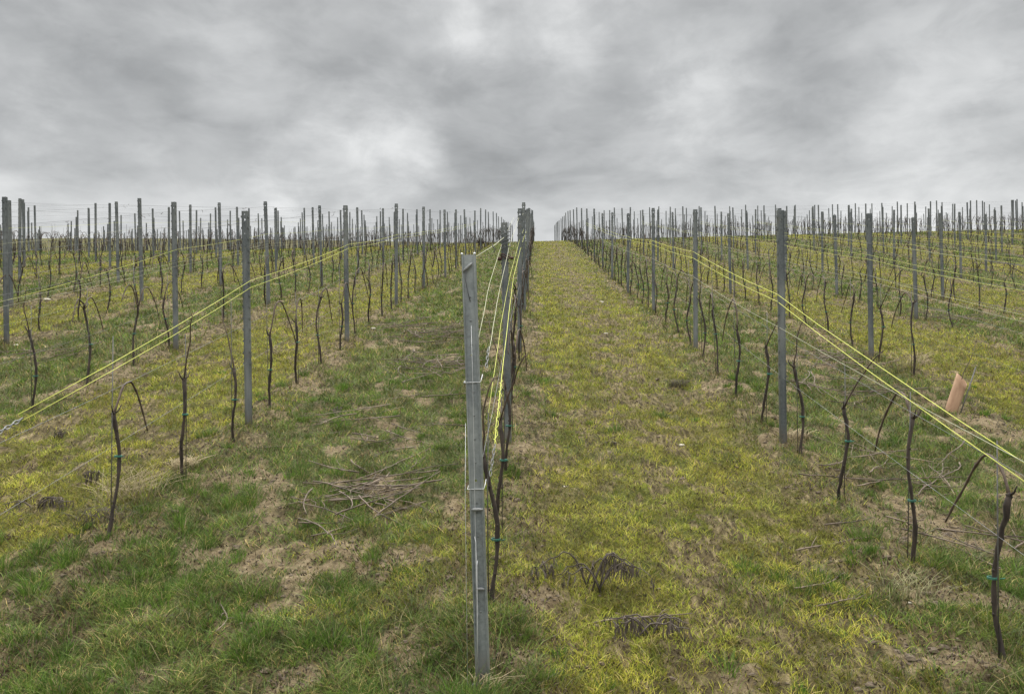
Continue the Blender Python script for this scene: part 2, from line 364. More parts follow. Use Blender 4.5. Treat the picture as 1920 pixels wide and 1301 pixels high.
# a: short moss grass and green grass everywhere
N = 900000; x, y = sample(N, 2.5, 50); ye, so, li, ro = zones(x, y)
keep = rng.random(N) < np.clip(1.05-so*1.3-.74*li, .06, 1); x, y, ye, so, li = (q[keep] for q in (x, y, ye, so, li)); n = len(x)
isy = rng.random(n) < sst(ye, .22, .62); far = np.maximum(1, y/5.5)
hg = np.where(isy, rng.uniform(.012, .042, n), rng.uniform(.016, .06, n))*(.6+.8*fbm(x*5, y*5, 91)); ln = rng.normal(0, 1, (2, n))*hg*np.where(isy, .9, 1.1)
tone = rng.random(n)[:, None]; u = rng.random(n)[:, None]; patch = sst(fbm(x*2.2, y*1.6, 95), .38, .62)[:, None]
yc = (1-tone)*np.array([.125, .17, .016])+tone*np.array([.50, .45, .07]); yc = yc*(1-.4*patch)+.4*patch*np.array([.20, .25, .03])
gc = (1-tone)*np.array([.045, .085, .016])+tone*np.array([.18, .26, .04]); gc = gc*(1-.35*patch)+.35*patch*np.array([.15, .16, .05])
col = np.where(isy[:, None], yc, gc); col = np.where(u < .15, np.array([.40, .31, .12])*(.45+.75*tone), col); col = np.where(u > .87, np.array([.11, .08, .045])*(.4+.9*tone), col); col = col*(.55+.85*sst(fbm(x*9, y*7, 97, 3), .3, .7))[:, None]; col = col*(1-.12*sst(fbm(x*1.1, y*.8, 98, 3), .45, .6))[:, None]
parts.append(blades(x, y, hg*np.minimum(far, 2)**.5, ln[0], ln[1], np.where(isy, .0019, .0019)*far, col))
# b: lush tufts
NT_ = 15000; tx, ty = sample(NT_, 2.5, 40); ye, so, li, ro = zones(tx, ty)
cl = sst(fbm(tx*2.6, ty*2.6, 101, 3), .44, .60)
keep = rng.random(NT_) < np.clip((1-ye)*.95+.10, 0, 1)*np.clip(1.15-so*1.2, .03, 1)*(.10+.9*cl); tx, ty, ye = tx[keep], ty[keep], ye[keep]; nt = len(tx)
size = rng.gamma(4., .25, nt)*(.75+.25*(ty < 5)); k = 24; rep = np.repeat(np.arange(nt), k); n = len(rep)
ang = rng.uniform(0, 2*np.pi, n); rr = rng.random(n)**.6*.055*size[rep]; x = tx[rep]+np.cos(ang)*rr; y = ty[rep]+np.sin(ang)*rr
hg = rng.uniform(.022, .07, n)*size[rep]*(1-.35*ye[rep]); lo = hg*(.2+rr/.045*.6); tone = rng.random(n)[:, None]; tt = rng.random(nt)[rep][:, None]
col = (1-tone)*np.array([.035, .075, .014])+tone*np.array([.11, .185, .028]); col = col*(.8+.4*tt); ym = (ye[rep]*rng.random(n))[:, None]
col = col*(1-ym)+ym*np.array([.24, .25, .04]); col = np.where(rng.random(n)[:, None] < .10, np.array([.32, .27, .14]), col)
parts.append(blades(x, y, hg, np.cos(ang)*lo+rng.normal(0, .012, n), np.sin(ang)*lo+rng.normal(0, .012, n), .0016*np.maximum(1, y/6), col))
# c: tall lush clumps in the foreground and along the lanes
NT_ = 1500; tx, ty = sample(NT_, 2.5, 9); ye, so, li, ro = zones(tx, ty)
keep = rng.random(NT_) < np.clip((1-ye)*.9+.01+ro*.1, 0, 1)*np.clip(1.2-so, .1, 1)*sst(fbm(tx*1.9, ty*1.9, 131, 3), .42, .62); tx, ty = tx[keep], ty[keep]; nt = len(tx)
size = rng.uniform(.6, 1.35, nt); k = 85; rep = np.repeat(np.arange(nt), k); n = len(rep)
ang = rng.uniform(0, 2*np.pi, n); rr = rng.random(n)**.6*.05*size[rep]; x = tx[rep]+np.cos(ang)*rr; y = ty[rep]+np.sin(ang)*rr
hg = rng.uniform(.024, .075, n)*size[rep]; lo = hg*(.15+rr/.05*.65); tone = rng.random(n)[:, None]; tt = rng.random(nt)[rep][:, None]
col = ((1-tone)*np.array([.035, .075, .014])+tone*np.array([.15, .245, .035]))*(.75+.5*tt); col = np.where(rng.random(n)[:, None] < .07, np.array([.32, .27, .14]), col)
parts.append(blades(x, y, hg, np.cos(ang)*lo+rng.normal(0, .014, n), np.sin(ang)*lo+rng.normal(0, .014, n), .0017*np.maximum(1, y/6), col))
def join(name, parts):
    Vs, Ls, Ss, Cs = [], [], [], []; vo = lo = 0
    for V, L, S, C in parts: Vs.append(V); Ls.append(L+vo); Ss.append(S+lo); Cs.append(C); vo += len(V); lo += len(L)
    return npmesh(name, np.concatenate(Vs), np.concatenate(Ls), np.concatenate(Ss), M_BLADE, 'blade_colour', np.concatenate(Cs))
GRASS = parts
# dry straw and litter lying on the ground
parts = []
N = 150000; x, y = sample(N, 2.5, 34); ye, so, li, ro = zones(x, y)
keep = rng.random(N) < np.clip(.16+li*.6+ro*.9+so*.45, 0, 1)*(1-.72*ye*(1-ro)); x, y = x[keep], y[keep]; n = len(x)
a = rng.uniform(0, 2*np.pi, n); L_ = rng.uniform(.02, .085, n)*(.7+.3*rng.random(n)); tone = rng.random(n)[:, None]
col = (1-tone)*np.array([.08, .055, .028])+(tone**1.5)*np.array([.38, .30, .15])
parts.append(blades(x, y, rng.uniform(.004, .022, n), np.cos(a)*L_, np.sin(a)*L_, .0013*np.maximum(1, y/6), col))
# dark dead leaves: short, wide, flat; thickened to imitate shadow between blades
N = 230000; x, y = sample(N, 2.5, 40); ye, so, li, ro = zones(x, y)
cl = np.maximum(sst(fbm(x*3.4, y*3.0, 121, 3), .50, .66), li*.6)
keep = rng.random(N) < np.clip(.035+cl*.5+ro*.35, 0, 1); x, y = x[keep], y[keep]; n = len(x)
a = rng.uniform(0, 2*np.pi, n); L_ = rng.uniform(.008, .028, n); tone = rng.random(n)[:, None]
col = (1-tone)*np.array([.025, .018, .012])+tone*np.array([.14, .105, .065])
parts.append(blades(x, y, rng.uniform(.006, .026, n), np.cos(a)*L_, np.sin(a)*L_, .0048*np.maximum(1, y/8), col))
tag(join('straw_litter', parts), 'dry straw and dark dead leaves on the ground', 'litter', kind='stuff')
# clods of soil
mb = MB()
cx_, cy_ = sample(30000, 2.5, 20); _, so_, _, ro_ = zones(cx_, cy_); cz_ = height(cx_, cy_)
for i in range(len(cx_)):
    if random.random() > .03+so_[i]*.7+ro_[i]*.25: continue
    r = random.uniform(.004, .013)*(1+(random.random() < .05)*1.0); mb.blob((cx_[i], cy_[i], cz_[i]), (r*1.2, r, r*.7), 6, 4, .35, i)
mb.build('soil_clods', M_CLOD, smooth=False); tag(bpy.data.objects['soil_clods'], 'crumbs and clods of brown soil', 'soil', kind='stuff')

# ------------------------------------------------------------------ words
ORD = 'first second third fourth fifth sixth seventh eighth ninth tenth eleventh twelfth thirteenth fourteenth fifteenth sixteenth seventeenth eighteenth nineteenth'.split()
TENS = {20: 'twenty', 30: 'thirty', 40: 'forty', 50: 'fifty', 60: 'sixty', 70: 'seventy'}
TENTH = {20: 'twentieth', 30: 'thirtieth', 40: 'fortieth', 50: 'fiftieth', 60: 'sixtieth', 70: 'seventieth'}
def ordw(n):
    if n < 20: return ORD[n-1]
    return TENTH[n] if n % 10 == 0 else TENS[n//10*10]+'-'+ORD[n % 10-1]
def roww(k): return 'middle row' if k == 0 else '%s row %s of middle' % (ordw(abs(k)), 'left' if k < 0 else 'right')
def in_frame(x, y, m=1.0):
    if y < 1: return False
    d = Vector((x, y, float(terr(x, y))+m)); f = d.dot(FWD); u = 960+FOC*d.dot(RGT)/f; return -6 < u < 1926

# ------------------------------------------------------------------ posts
def post_mesh(h, holes, name, m=M_STEEL, wd=.028, dp=.036, teeth=True):
    """open C profile: web towards the camera (-Y) with real holes, two flanges with hook teeth, lips"""
    mb = MB(); T = .003
    def plate(x0, x1, z0, z1, hole=None, y=0.0):
        for yy, fl in ((y, 0), (y+T, 1)):
            if hole:
                cx, cz, r = hole; R = min((x1-x0)/2, (z1-z0)/2)
                O = [(x0, z0), ((x0+x1)/2, z0), (x1, z0), (x1, (z0+z1)/2), (x1, z1), ((x0+x1)/2, z1), (x0, z1), (x0, (z0+z1)/2)]
                I = [(cx+r*math.cos(math.radians(225+45*i)), cz+r*math.sin(math.radians(225+45*i))) for i in range(8)]
                V = [(a, yy, b) for a, b in O+I]; F = [(i, (i+1) % 8, 8+(i+1) % 8, 8+i) for i in range(8)]
                if fl: F = [f[::-1] for f in F]
                mb.add(V, F)
            else:
                F = [(0, 1, 2, 3)] if not fl else [(3, 2, 1, 0)]
                mb.add([(x0, yy, z0), (x1, yy, z0), (x1, yy, z1), (x0, yy, z1)], F)
        if hole:
            V = [(a, yy, b) for yy in (y, y+T) for a, b in I]; mb.add(V, [(i, (i+1) % 8, 8+(i+1) % 8, 8+i) for i in range(8)])
    zs = -0.12; hw = wd-.009
    for (zc, r) in sorted(holes):
        plate(-hw, hw, zs, zc-.012); plate(-hw, hw, zc-.012, zc+.012, (0, zc, r)); zs = zc+.012
    plate(-hw, hw, zs, h)
    # shoulders, flanges, lips as one swept outline each side
    for s in (-1, 1):
        prof = [(hw, 0), (hw+.001, -.005), (wd-.004, -.005), (wd, .010), (wd, dp), (wd-.011, dp+.002), (wd-.011, dp-.001), (wd-T, dp-T), (wd-T, .011), (wd-.006, .0), (hw+.003, -.001), (hw, T)]
        V = [(s*a, b, z) for z in (-.12, h) for a, b in prof]; n = len(prof)
        F = [(i, (i+1) % n, n+(i+1) % n, n+i) for i in range(n)]+[tuple(range(n, 2*n))]
        if s < 0: F = [f[::-1] for f in F]
        mb.add(V, F)
        z = h-.05
        while z > .45 and teeth:
            mb.box((s*(wd+.003), .012, z), (.003, .012, .008)); z -= .10
    mb.add([(-hw, 0, h), (hw, 0, h), (hw, T, h), (-hw, T, h)], [(0, 1, 2, 3)])
    return mb.mesh(name, m, False)
PH = 1.9
PM = post_mesh(PH, [(PH-.03, .005), (PH-.078, .0105), (PH-.2, .004), (PH-.33, .004), (PH-.46, .004), (PH-.6, .004), (PH-.75, .003)], 'steel_post')
PMF = post_mesh(PH, [(PH-.07, .009)], 'steel_post_plain')
FIX = {(-1, 0): (-2.573, 6.765, 1.901, -.006), (-1, 1): (-2.596, 10.441, 1.859, .008), (-1, 2): (-2.566, 14.004, 1.885, .027), (-1, 3): (-2.602, 17.738, 1.886, .02), (-1, 4): (-2.488, 20.975, 1.851, .007),
       (-1, 5): (-2.565, 24.574, 1.878, .022), (-2, 1): (-4.729, 9.945, 1.915, .006), (-2, 2): (-4.875, 13.896, 1.891, -.038), (-2, 3): (-4.876, 17.381, 1.869, -.026), (-2, 4): (-4.973, 21.438, 1.877, -.011),
       (-2, 5): (-4.878, 24.472, 1.892, .013), (-3, 1): (-7.205, 10.248, 1.999, -.002), (-3, 2): (-7.283, 14.009, 1.926, -.012), (-3, 3): (-7.074, 17.097, 1.888, -.015), (-3, 4): (-7.284, 21.377, 1.818, .003),
       (-4, 2): (-9.222, 13.257, 1.88, -.006), (-4, 3): (-9.516, 17.273, 1.868, -.023), (-5, 3): (-11.81, 17.277, 1.894, .027), (-5, 4): (-12.32, 21.934, 1.863, .027),
       (1, 0): (2.052, 6.554, 1.956, .001), (1, 1): (2.113, 10.407, 1.877, .023), (1, 2): (2.119, 14.141, 1.888, .019), (1, 3): (2.045, 17.44, 1.82, .036), (1, 4): (2.061, 21.183, 1.848, .032), (1, 5): (2.139, 25.017, 1.8, .013),
       (2, 1): (4.367, 10.264, 1.89, 0), (2, 3): (4.42, 17.788, 1.861, -.019), (3, 2): (6.752, 13.998, 1.824, -.033), (3, 3): (6.869, 17.933, 1.862, -.022), (4, 3): (9.032, 17.503, 1.94, -.031), (4, 5): (8.852, 24.243, 1.899, .008),
       (5, 4): (12.252, 22.735, 1.922, -.03), (0, 0): (-.254, 6.391, 1.822, -.009), (0, 1): (-.233, 9.853, 1.855, .033)}
Y0 = {0: 6.391, 1: 6.7, -1: 6.75, 2: 6.7, -2: 6.35, 3: 6.9, -3: 6.66, 4: 6.5, -4: 6.1, 5: 8.1, -5: 6.7}
STEP = 3.613
posts = []                                            # k, n, x, y, h, lean
for k in range(-16, 17):
    rr = random.Random(k*31+5); y0 = Y0.get(k, 6.6+rr.uniform(-.4, .4))
    for n in range(0, 25):
        f = FIX.get((k, n))
        if f: x, y, h, ln = f
        else: x, y, h, ln = RX[k]+rr.uniform(-.05, .05), y0+n*STEP+rr.uniform(-.1, .1), rr.uniform(1.82, 1.94), rr.uniform(-.03, .03)
        posts.append((k, n, x, y, h, ln))
rowpts = {}
for p in posts: rowpts.setdefault(p[0], []).append(p)
vis = [p for p in posts if in_frame(p[2], p[3]) and p[3] < 88]
def seen_top(p):                                      # far posts sunk wholly behind the crest are left out
    top = Vector((p[2], p[3], float(terr(p[2], p[3]))+p[4]-.05)); t = np.linspace(.1, .97, 60)
    return bool(np.all(top.z*t > terr(top.x*t, top.y*t)))
vis = sorted([p for p in vis if seen_top(p)], key=lambda p: p[3])
count = {}; rest = []
FINISH = ['plain grey', 'dull galvanised', 'slim grey', 'weathered grey']
for i, p in enumerate(vis):
    k, n, x, y, h, ln = p
    if len([1 for _ in range(1)]) and i >= 299: rest.append(p); continue
    me = PM if y < 24 else PMF
    o = bpy.data.objects.new('vineyard_post', me); COL.objects.link(o)
    gz = float(terr(x, y)); o.location = (x, y, gz); o.scale = (1, 1, (h-.0)/PH); o.rotation_euler = (random.uniform(-.008, .008), math.atan2(ln, h), random.uniform(-.06, .06) if i > 3 else 0)
    c = count[k] = count.get(k, 0)+1+(1 if k == 0 and count.get(k, 0) == 0 else 0)
    tag(o, 'galvanised steel trellis post, %s up the %s' % (ordw(c), roww(k)), 'post', 'steel trellis posts standing in the vine rows')
print('posts', len(vis), 'rest', len(rest))
if rest:
    mb = MB(); V0 = [v.co.copy() for v in PMF.vertices]; F0 = [tuple(q.vertices) for q in PMF.polygons]
    for (k, n, x, y, h, ln) in rest:
        gz = hz(x, y); mb.add([(x+v.x+ln*v.z/PH, y+v.y, gz+v.z*h/PH) for v in V0], F0)
    tag(mb.build('distant_posts', M_STEEL, smooth=False), 'farthest grey trellis posts along the hill crest', 'posts', 'steel trellis posts standing in the vine rows', 'stuff')

# ------------------------------------------------------------------ the near end post
EX, EY = -.253, 3.262; EH = 1.809; EZ = float(terr(EX, EY))
end = empty('end_post', (EX, EY, EZ)); end.rotation_euler = (0, math.atan2(-.035, EH), 0)
tag(end, 'nearest thick galvanised end post with wire clamps and rings', 'post')
eo = bpy.data.objects.new('post_body', post_mesh(EH, [(.855, .006), (1.385, .004)], 'end_post_body', M_STEEL_END, wd=.030, dp=.045, teeth=False)); COL.objects.link(eo); eo.parent = end
mb = MB()
for z in (1.63, 1.53, 1.43, 1.23, 1.13, 1.03, .93, .76, .72, .62, .30): mb.blob((.002, -.0005, z), (.005, .002, .004), 8, 4, 0)
mb.build('punched_dimple', M_STEEL, end)
def clamp(z, x=0.0, rot=0.0, L=.026):
    c = MB(); ca, sa = math.cos(rot), math.sin(rot)
    V = MB(); V.blob((0, 0, 0), (L, .006, .0075), 10, 6, .1)
    c.add([(x+a*ca-b2*sa, -.009+b_, z+a*sa+b2*ca) for a, b_, b2 in V.v], V.f)
    o = c.build('wire_clamp', M_WIRE, end); return o
clamp(1.755, -.004, .75, .030); clamp(.735, .002, 0, .028); clamp(.40, .004, -.05, .02); clamp(.0, -.024, .2, .026)
def line(name, pts, r, m, parent, sides=5):
    b = MB(); b.tube(pts, r, sides); return b.build(name, m, parent)
line('anchor_cable', [(-.010, -.012, 1.745), (-.014, -.008, 1.70), (-.006, -.007, 1.65), (.003, -.004, 1.61)], .0016, M_DARK, end)
line('anchor_cable', [(.003, -.004, 1.51), (.002, -.006, 1.3), (-.004, -.007, .9), (-.012, -.008, .45), (-.02, -.012, .0)], .0012, M_WIREW, end)
line('anchor_cable', [(-.012, -.003, .62), (-.008, -.010, .60), (-.010, -.010, .3), (-.024, -.016, .0)], .0022, M_WIREW, end)
line('anchor_cable', [(-.004, -.006, .52), (-.006, -.012, .50), (-.012, -.012, .25), (-.018, -.018, .0)], .0022, M_WIREW, end)
line('anchor_cable', [(-.034, -.01, 1.1), (-.042, -.05, .8), (-.05, -.13, .05)], .0011, M_WIREW, end)
for z in (.82, 1.27):
    line('wire_ring', [(-.036, .05, z+.006), (-.036, -.004, z), (.033, -.004, z), (.037, .02, z+.012), (.04, .055, z+.03)], .0021, M_WIREW, end)
for s in (-1, 1):
    b = MB(); b.blob((s*.027, .004, EH+.004), (.006, .008, .006), 8, 5, .1); b.build('corner_lug', M_WIREW, end)
def chain(name, a, b, n, parent=None, m=M_WIRE, r=.0017, R=.008):
    a = Vector(a); b = Vector(b); c = MB(); d = (b-a); L = d.length/n; d.normalize(); u = d.orthogonal().normalized(); v = d.cross(u)
    for i in range(n):
        ctr = a+d*L*(i+.5); s_ = u if i % 2 else v
        c.tube([ctr+d*(L*.68)*math.cos(q)+s_*R*.7*math.sin(q) for q in [2*math.pi*j/10 for j in range(11)]], r, 4, False)
    return c.build(name, m, parent)

# ------------------------------------------------------------------ wires and twines
def wire_path(k, hh, y_start, y_end, dx=0.0, sag=.012, wob=0.0, seed=0, start=None):
    rr = random.Random(seed*77+k); pts = [] if start is None else [Vector(start)]
    ps = [(p[2]+p[5]*hh/PH, p[3]) for p in rowpts[k] if p[3] > y_start+.3 and p[3] < y_end]
    prev = pts[-1] if pts else None
    if prev is None:
        x, y = RX[k], y_start; prev = Vector((x+dx, y, tz(x, y)+hh)); pts.append(prev)
    for (x, y) in ps:
        hh2 = hh+rr.uniform(-wob, wob); nx = Vector((x+dx, y+.02, tz(x, y)+hh2+(-.05 if start is not None and y < 8 else 0))); L = 4 if y < 20 else 2
        for j in range(1, L+1):
            t = j/L; q = prev.lerp(nx, t); q.z -= sag*4*t*(1-t); q.x += rr.uniform(-1, 1)*.004; pts.append(q)
        prev = nx
    return pts
def tendrils(mb, pts, rr, n):
    for _ in range(n):
        i = rr.randrange(0, max(1, min(len(pts)-1, 26))); t = rr.random(); p = Vector(pts[i]).lerp(Vector(pts[i+1]), t)
        m = rr.randint(3, 6); q = [p+Vector((0, 0, .004))]
        for j in range(m): q.append(q[-1]+Vector((rr.uniform(-.02, .02), rr.uniform(-.03, .03), rr.uniform(-.022, .012))))
        mb.tube(q, rr.uniform(.0012, .003), 3)
def row_wire(name, k, hh, r, m, label, cat, group, y_start=None, dx=0.0, sag=.012, wob=0.0, seed=0, start=None, tn=0, yend=62):
    ys_ = y_start if y_start is not None else max(2.2, (abs(RX[k])/.72)-2)
    pts = wire_path(k, hh, ys_, yend, dx, sag, wob, seed, start)
    if len(pts) < 3: return
    mb = MB(); mb.tube(pts, r, 4); o = mb.build(name, m); tag(o, label, cat, group)
    if tn:
        rt = random.Random(k+seed*9)
        for _ in range(tn): t = MB(); tendrils(t, pts, rt, 1); t.build('dried_tendril', M_WEED, o)
for k in range(-12, 13):
    R = roww(k) if k else 'middle row'
    if k:
        row_wire('trellis_wire', k, 1.80, .0016, M_DARK, 'topmost trellis wire with curled tendrils, %s' % R, 'wire', 'topmost trellis wires', seed=1, tn=max(0, 20-3*abs(k)))
        if abs(k) < 9: row_wire('trellis_wire', k, 1.60, .0013, M_DARK, 'dark catch wire just under the top wire, %s' % R, 'wire', 'dark catch wires', seed=2, tn=max(0, 8-2*abs(k)))
    row_wire('fruiting_wire', k, .90, .0012, M_WIRE, 'grey fruiting wire at the vine heads, %s' % R, 'wire', 'grey fruiting wires', y_start=None if k else 3.4, seed=3)
    if 2 <= abs(k) <= 6: row_wire('trellis_wire', k, 1.42, .0012, M_DARK, 'second catch wire from the top, %s' % R, 'wire', 'second catch wires', seed=6)
    if abs(k) in (1, 2, 3, 4): row_wire('low_wire', k, .56, .0010, M_WIRE, 'lowest grey wire across the vine trunks, %s' % R, 'wire', 'lowest grey wires', seed=4)
TW = {-1: (1.27, 1.33), 1: (1.24, 1.31), -2: (1.30,), 2: (1.30, 1.36), 3: (1.27, 1.34), -3: (1.38,), 4: (1.3, 1.36), 5: (1.33,), 6: (1.3,), 7: (1.33,), -4: (1.4,), 8: (1.3,), 9: (1.32,)}
for k, hs in TW.items():
    for j, hh in enumerate(hs):
        st = None
        if k == -1: st = (-2.47-.02*j, 3.62, tz(-2.57, 3.62)+.99+.03*j)
        if k == -2: st = (RX[-2]+.03, 6.6, tz(RX[-2], 6.6)+1.10)
        if k == 1: st = (2.05+.03*j, 3.05, tz(2.08, 3.05)+.86+.06*j)
        row_wire('twine', k, hh, .0022 if abs(k) < 2 else .0022, M_TWINE if k != -3 else M_TWINE2, '%s yellow twine strung along the %s' % ('upper' if j else 'lower' if len(hs) > 1 else 'single', roww(k)),
                 'twine', 'yellow twines along the rows', y_start=(7.5 if k == -2 else 3.1) if st else None, dx=-.035 if k > 0 else .035, sag=.02, wob=.01, seed=5+j, start=st, yend=34)
for j in (0, 1):
    row_wire('faded_twine', -2, 1.08+.05*j, .002, M_TWINE2, '%s pale twine slung below the yellow one, %s' % ('upper' if j else 'lower', roww(-2)), 'twine', 'pale grey twines', dx=.03, sag=.02, seed=15+j, yend=30)
    row_wire('faded_twine', 2, 1.02+.06*j, .002, M_TWINE2, '%s pale twine slung below the yellow pair, %s' % ('upper' if j else 'lower', roww(2)), 'twine', 'pale grey twines', dx=-.03, sag=.02, seed=17+j, yend=30)
row_wire('faded_twine', 1, .98, .002, M_TWINE2, 'pale twine slung just above the fruiting wire, %s' % roww(1), 'twine', 'pale grey twines', dx=-.03, sag=.02, seed=19, yend=30)

# wires of the middle row, tied to the end post
def mpt(x, y, h): return Vector((x, y, tz(x, y)+h))
ch = chain('tension_chain', mpt(-.215, 3.36, .84), mpt(-.20, 3.5, .93), 6); tag(ch, 'short steel tension chain beside the near end post, lower ring', 'chain', 'tension chains on the end post')
ch = chain('tension_chain', mpt(-.225, 3.36, 1.31), mpt(-.222, 3.5, 1.37), 6); tag(ch, 'short steel tension chain beside the near end post, upper ring', 'chain', 'tension chains on the end post')
mid = [('bright yellow twine looped to the lower tension chain of the near end post', M_TWINE, .0019, [(-.2, 3.5, .93), (-.2, 3.62, .98), (-.195, 4.33, 1.12), (-.195, 6.45, 1.36), (-.195, 9.9, 1.36), (-.2, 13.5, 1.36), (-.22, 20, 1.38)]),
       ('second yellow twine running close beside the near end post', M_TWINE, .0017, [(-.23, 3.55, 1.06), (-.235, 5.0, 1.22), (-.225, 6.4, 1.36), (-.21, 9.9, 1.46), (-.22, 16, 1.5)]),
       ('pale twisted twine from the upper tension chain to the second post', M_TWINE2, .0018, [(-.222, 3.5, 1.34), (-.235, 4.5, 1.42), (-.225, 6.42, 1.62), (-.215, 9.86, 1.74), (-.22, 16, 1.78)]),
       ('pale twine bowing left of the second post', M_TWINE2, .0015, [(-.27, 3.5, 1.40), (-.28, 4.6, 1.53), (-.285, 6.4, 1.64), (-.28, 9.8, 1.74)])]
for lab, m, r, pts in mid:
    P3 = [mpt(*p) for p in pts]; Q = []
    for a, b in zip(P3[:-1], P3[1:]):
        for j in range(4): q_ = a.lerp(b, j/4); q_.x += random.uniform(-.0015, .0015); Q.append(q_)
    Q.append(P3[-1]); b = MB(); b.tube(Q, r, 5); o = b.build('twine', m); tag(o, lab, 'twine', 'twines tied to the end post')
    if 'looped' in lab:
        b = MB(); a0, a1 = P3[0], P3[2]; hel = []
        for j in range(30):
            t = j/29; p = a0.lerp(a1, t*.75); hel.append(p+Vector((.008*math.cos(j*1.5), .0, .008*math.sin(j*1.5))))
        b.tube(hel, .0015, 4); b.build('knot', M_TWINE, o)
topA = Vector((EX-.035+.028, EY+.01, EZ+EH-.01)); topB = mpt(-.262, 6.36, 1.70)
b = MB(); b.tube([topA, topA.lerp(topB, .5)-Vector((0, 0, .008)), topB], .0023, 6); o = b.build('top_cable', M_TWINE2)
tag(o, 'pale cable from the near end post top to the second post', 'cable')
b = MB(); b.tube([topB, mpt(-.2, 8, 1.80), mpt(-.2, 9.85, 1.80), mpt(-.22, 20, 1.8), mpt(-.22, 40, 1.8)], .0016, 4); tag(b.build('trellis_wire', M_DARK), 'topmost wire continuing uphill from the second post of middle row', 'wire', 'topmost trellis wires')
pc = topA.lerp(topB, .42); b = MB(); b.tube([pc+Vector((0, 0, .012))]+[pc+Vector((.006+.012*math.sin(a), 0, -.012-.026*(1-math.cos(a))/2)) for a in (0, .6, 1.2, 1.8, 2.4, 3.0)], .003, 5)
tag(b.build('cable_hook', M_DARK), 'small dark hook hanging from the top cable', 'hook')
# wrap of rusty band and twisted wire on the second post
rb = empty('rusty_band', (-.257, 6.391, tz(-.254, 6.391)+1.53)); tag(rb, 'rusty twisted band wrapped round the second post of the middle row', 'band')
b = MB()
for z, r in ((0, .036), (.02, .038)): b.tube([(r*math.cos(a), .02+r*.85*math.sin(a), z+.012*math.sin(a*2)) for a in [i*math.pi/8 for i in range(17)]], .0045, 6, False)
b.blob((-.045, 0, -.01), (.02, .014, .016), 8, 5, .3, 3); b.blob((.05, 0, -.005), (.018, .012, .012), 8, 5, .3, 4); b.build('band', M_RUST, rb)
b = MB()
for i in range(5): b.tube([(-.036+random.uniform(-.012, .012), -.008, .06+.03*i), (-.02, -.014, .075+.028*i), (.03, -.01, .09+.03*i), (.045, .01, .1+.03*i)], .004, 5)
b.build('twisted_wire', M_DARK, rb)

# chains and knots where the twines of the two next rows end
p0 = Vector((-2.47, 3.62, tz(-2.57, 3.62)+1.0)); ch = chain('tension_chain', p0+Vector((.01, -.42, -.12)), p0, 14, R=.012, r=.0026); tag(ch, 'steel tension chain ending the yellow twines of first row left', 'chain')

